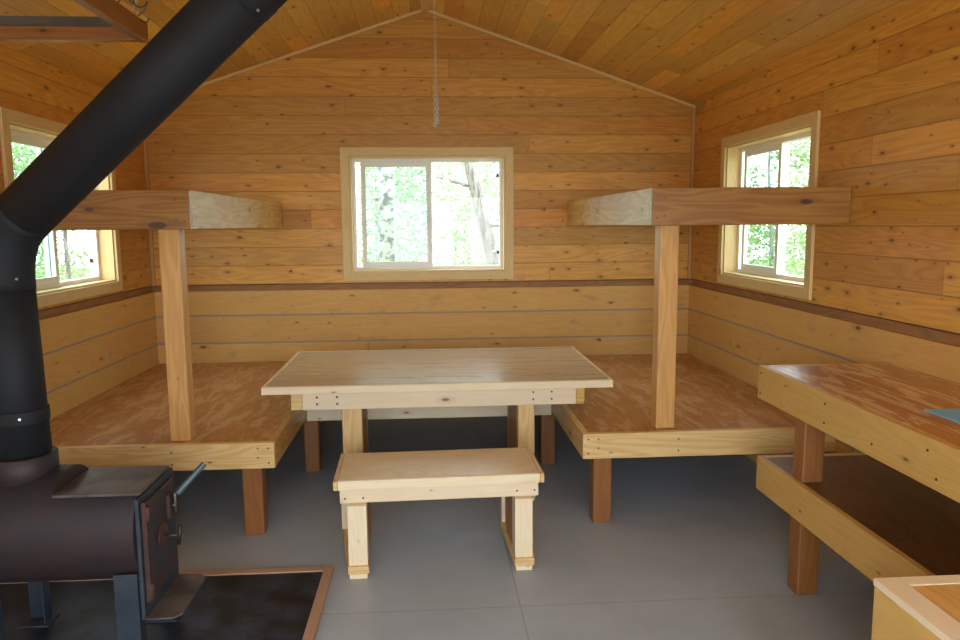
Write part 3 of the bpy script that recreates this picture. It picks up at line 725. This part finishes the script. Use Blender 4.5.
# ------------------------------------------------------------------ outdoors
g = MB(False); g.box(-30, 30, -20, 40, -.5, -.35, M['ground'], 0); struct(g.build('ground'))
def leaves(b, c_, rx, rz, n, size, m, droop=0.0):
    for i in range(n):
        while True:
            q = Vector((R(-1, 1), R(-1, 1), R(-1, 1)))
            if q.length <= 1: break
        q = q*(.55+.45*random.random()) if q.length > .6 else q
        p = Vector(c_)+Vector((q.x*rx, q.y*rx, q.z*rz))
        a = Vector((R(-1, 1), R(-1, 1), R(-.6, .4))).normalized(); t = a.cross(Vector((R(-1, 1), R(-1, 1), R(-1, 1)))).normalized()
        s = size*R(.6, 1.2)
        b.face([p, p+a*s*.5+t*s*.32, p+a*s, p+a*s*.5-t*s*.32], [(0, 0)]*4, m)
def tree(name, x, y, h, trad, crown, bark, leaf, lab, lean=(0, 0), nl=2500, size=.07, cat='tree', branches=9, z0=1.0):
    r = empty(name, (x, y, -.35), lab, cat)
    b = MB(); pts = []; rad = []
    for i in range(14):
        t = i/13; pts.append((x+lean[0]*t+.05*math.sin(t*7+x), y+lean[1]*t, -.36+h*t)); rad.append(trad*(1-.75*t))
    b.tube(pts, rad, bark, 16); b.build('trunk', r)
    b = MB(); lf = MB()
    for i in range(branches):
        t = (z0+.35)/h+(1-(z0+.35)/h)*(i+.5)/branches; base = Vector(pts[min(13, int(t*13))]); a = R(0, 6.28); L = crown*R(.6, 1.1)*(1.1-.5*t)
        tip = base+Vector((math.cos(a)*L, math.sin(a)*L, L*R(-.15, .5)))
        midp = base*.5+tip*.5+Vector((0, 0, R(-.1, .12)))
        b.tube([base, midp, tip], [trad*.22, trad*.13, .006], bark, 6)
        for k in range(5):
            q = base+(tip-base)*R(.35, 1); tw = q+Vector((R(-.3, .3), R(-.3, .3), R(-.25, .25))); b.tube([q, tw], [.008, .003], bark, 5)
        leaves(lf, tip*.6+base*.4, L*.62, L*.5, nl//branches, size, leaf)
    b.build('branches', r); lf.build('leaves', r)
    return r
tree('birch_tree', -.53, 8.6, 7.5, .125, 1.3, M['birch'], M['leaf2'], 'pale birch trunk with dark marks seen through left half of the back window', (.05, 0), 1100, z0=2.0)
tree('leaning_tree', 1.15, 9.9, 6.5, .11, 1.3, M['bark'], M['leaf2'], 'grey leaning trunk with bare branches seen through right half of the back window', (-1.3, .2), 1600, branches=14, z0=.4)
tree('spruce_tree', 2.9, 13.2, 7, .1, 1.5, M['bark'], M['needle'], 'dark spruce farther off behind the leaning trunk, at the back window', (0, 0), 3500, .06, branches=16, z0=.1)
tree('leafy_shrub', 5.1, 11.0, 3.6, .05, 1.5, M['bark'], M['leaf'], 'green leafy shrub outside the right window', (0, 0), 3500, .08, 'shrub', 12, .0)
tree('leafy_shrub', -5.2, 11.3, 3.4, .05, 1.4, M['bark'], M['leaf'], 'green leafy shrub outside the left window', (0, 0), 3500, .08, 'shrub', 12, .0)
def thicket(name, pts, lab, leaf):
    b = MB()
    for (x, y, z, rx, rz, n) in pts: leaves(b, (x, y, z), rx, rz, n, .14, leaf)
    o = b.build(name); tag(o, lab, 'foliage', None, 'stuff'); return o
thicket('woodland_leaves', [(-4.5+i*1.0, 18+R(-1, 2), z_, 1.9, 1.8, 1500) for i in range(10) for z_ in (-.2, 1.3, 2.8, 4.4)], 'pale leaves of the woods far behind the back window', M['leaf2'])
thicket('woodland_leaves', [(9.5+i*.25+R(-.6, .6), 6+i*1.7, z_, 1.8, 1.7, 1000) for i in range(11) for z_ in (.2, 1.9, 3.7)], 'green leaves of the woods beyond the right window', M['leaf'])
thicket('woodland_leaves', [(-9.5-i*.25+R(-.6, .6), 6+i*1.7, z_, 1.8, 1.7, 1000) for i in range(11) for z_ in (.2, 1.9, 3.7)], 'green leaves of the woods beyond the left window', M['leaf'])

# ------------------------------------------------------------------ light
wd = bpy.data.worlds.new('sky'); bpy.context.scene.world = wd; wd.use_nodes = True
bg = wd.node_tree.nodes['Background']; bg.inputs[0].default_value = (.84, .94, 1.0, 1); bg.inputs[1].default_value = 6.5
def portal(name, loc, rot, sx, sy):
    l = bpy.data.lights.new(name, 'AREA'); l.shape = 'RECTANGLE'; l.size = sx; l.size_y = sy; l.cycles.is_portal = True
    o = bpy.data.objects.new(name, l); C.objects.link(o); o.location = loc; o.rotation_euler = rot
H_ = math.pi/2
portal('portal_back', (0, YB+T+.02, 1.75), (-H_, 0, 0), 1.3, .96)
portal('portal_right', (XR+T+.02, 4.99, 1.75), (0, H_, 0), .96, 1.3)
portal('portal_left', (XL-T-.02, 4.99, 1.75), (0, -H_, 0), .96, 1.3)
def fill_lamp(name, x, z, sx, sz, watts, col):  # fill lamps added in the front openings to brighten the room
    l = bpy.data.lights.new(name, 'AREA'); l.shape = 'RECTANGLE'; l.size = sx; l.size_y = sz; l.energy = watts; l.color = col
    o = bpy.data.objects.new(name, l); C.objects.link(o); o.location = (x, YF-T*.5, z); o.rotation_euler = (H_, 0, 0)
fill_lamp('doorway_fill', (D0+D1)/2, 1.04, D1-D0-.02, 2.04, 34, (.84, .94, 1.0))
for a, b_ in FW: fill_lamp('front_window_fill', (a+b_)/2, 1.55, b_-a-.02, 1.18, 11, (.84, .94, 1.0))

# ------------------------------------------------------------------ camera
F, YAW, PIT, ROL = 749.8, .0671, .1267, -.0078
cam = bpy.data.cameras.new('camera'); cam.sensor_width = 36; cam.lens = F*36/960; cam.clip_start = .05
co = bpy.data.objects.new('camera', cam); C.objects.link(co)
fwv = Vector((math.sin(YAW)*math.cos(PIT), math.cos(YAW)*math.cos(PIT), -math.sin(PIT))); rv = Vector((math.cos(YAW), -math.sin(YAW), 0)); uv_ = rv.cross(fwv)
r2 = rv*math.cos(ROL)+uv_*math.sin(ROL); u2 = -rv*math.sin(ROL)+uv_*math.cos(ROL)
mt = Matrix((r2, u2, -fwv)).transposed().to_4x4(); mt.translation = Vector((0, 0, 1.66)); co.matrix_world = mt
sc_ = bpy.context.scene; sc_.camera = co
vs = sc_.view_settings; vs.view_transform = 'Standard'; vs.look = 'None'; vs.gamma = 1; vs.use_curve_mapping = False; vs.exposure = 0.0
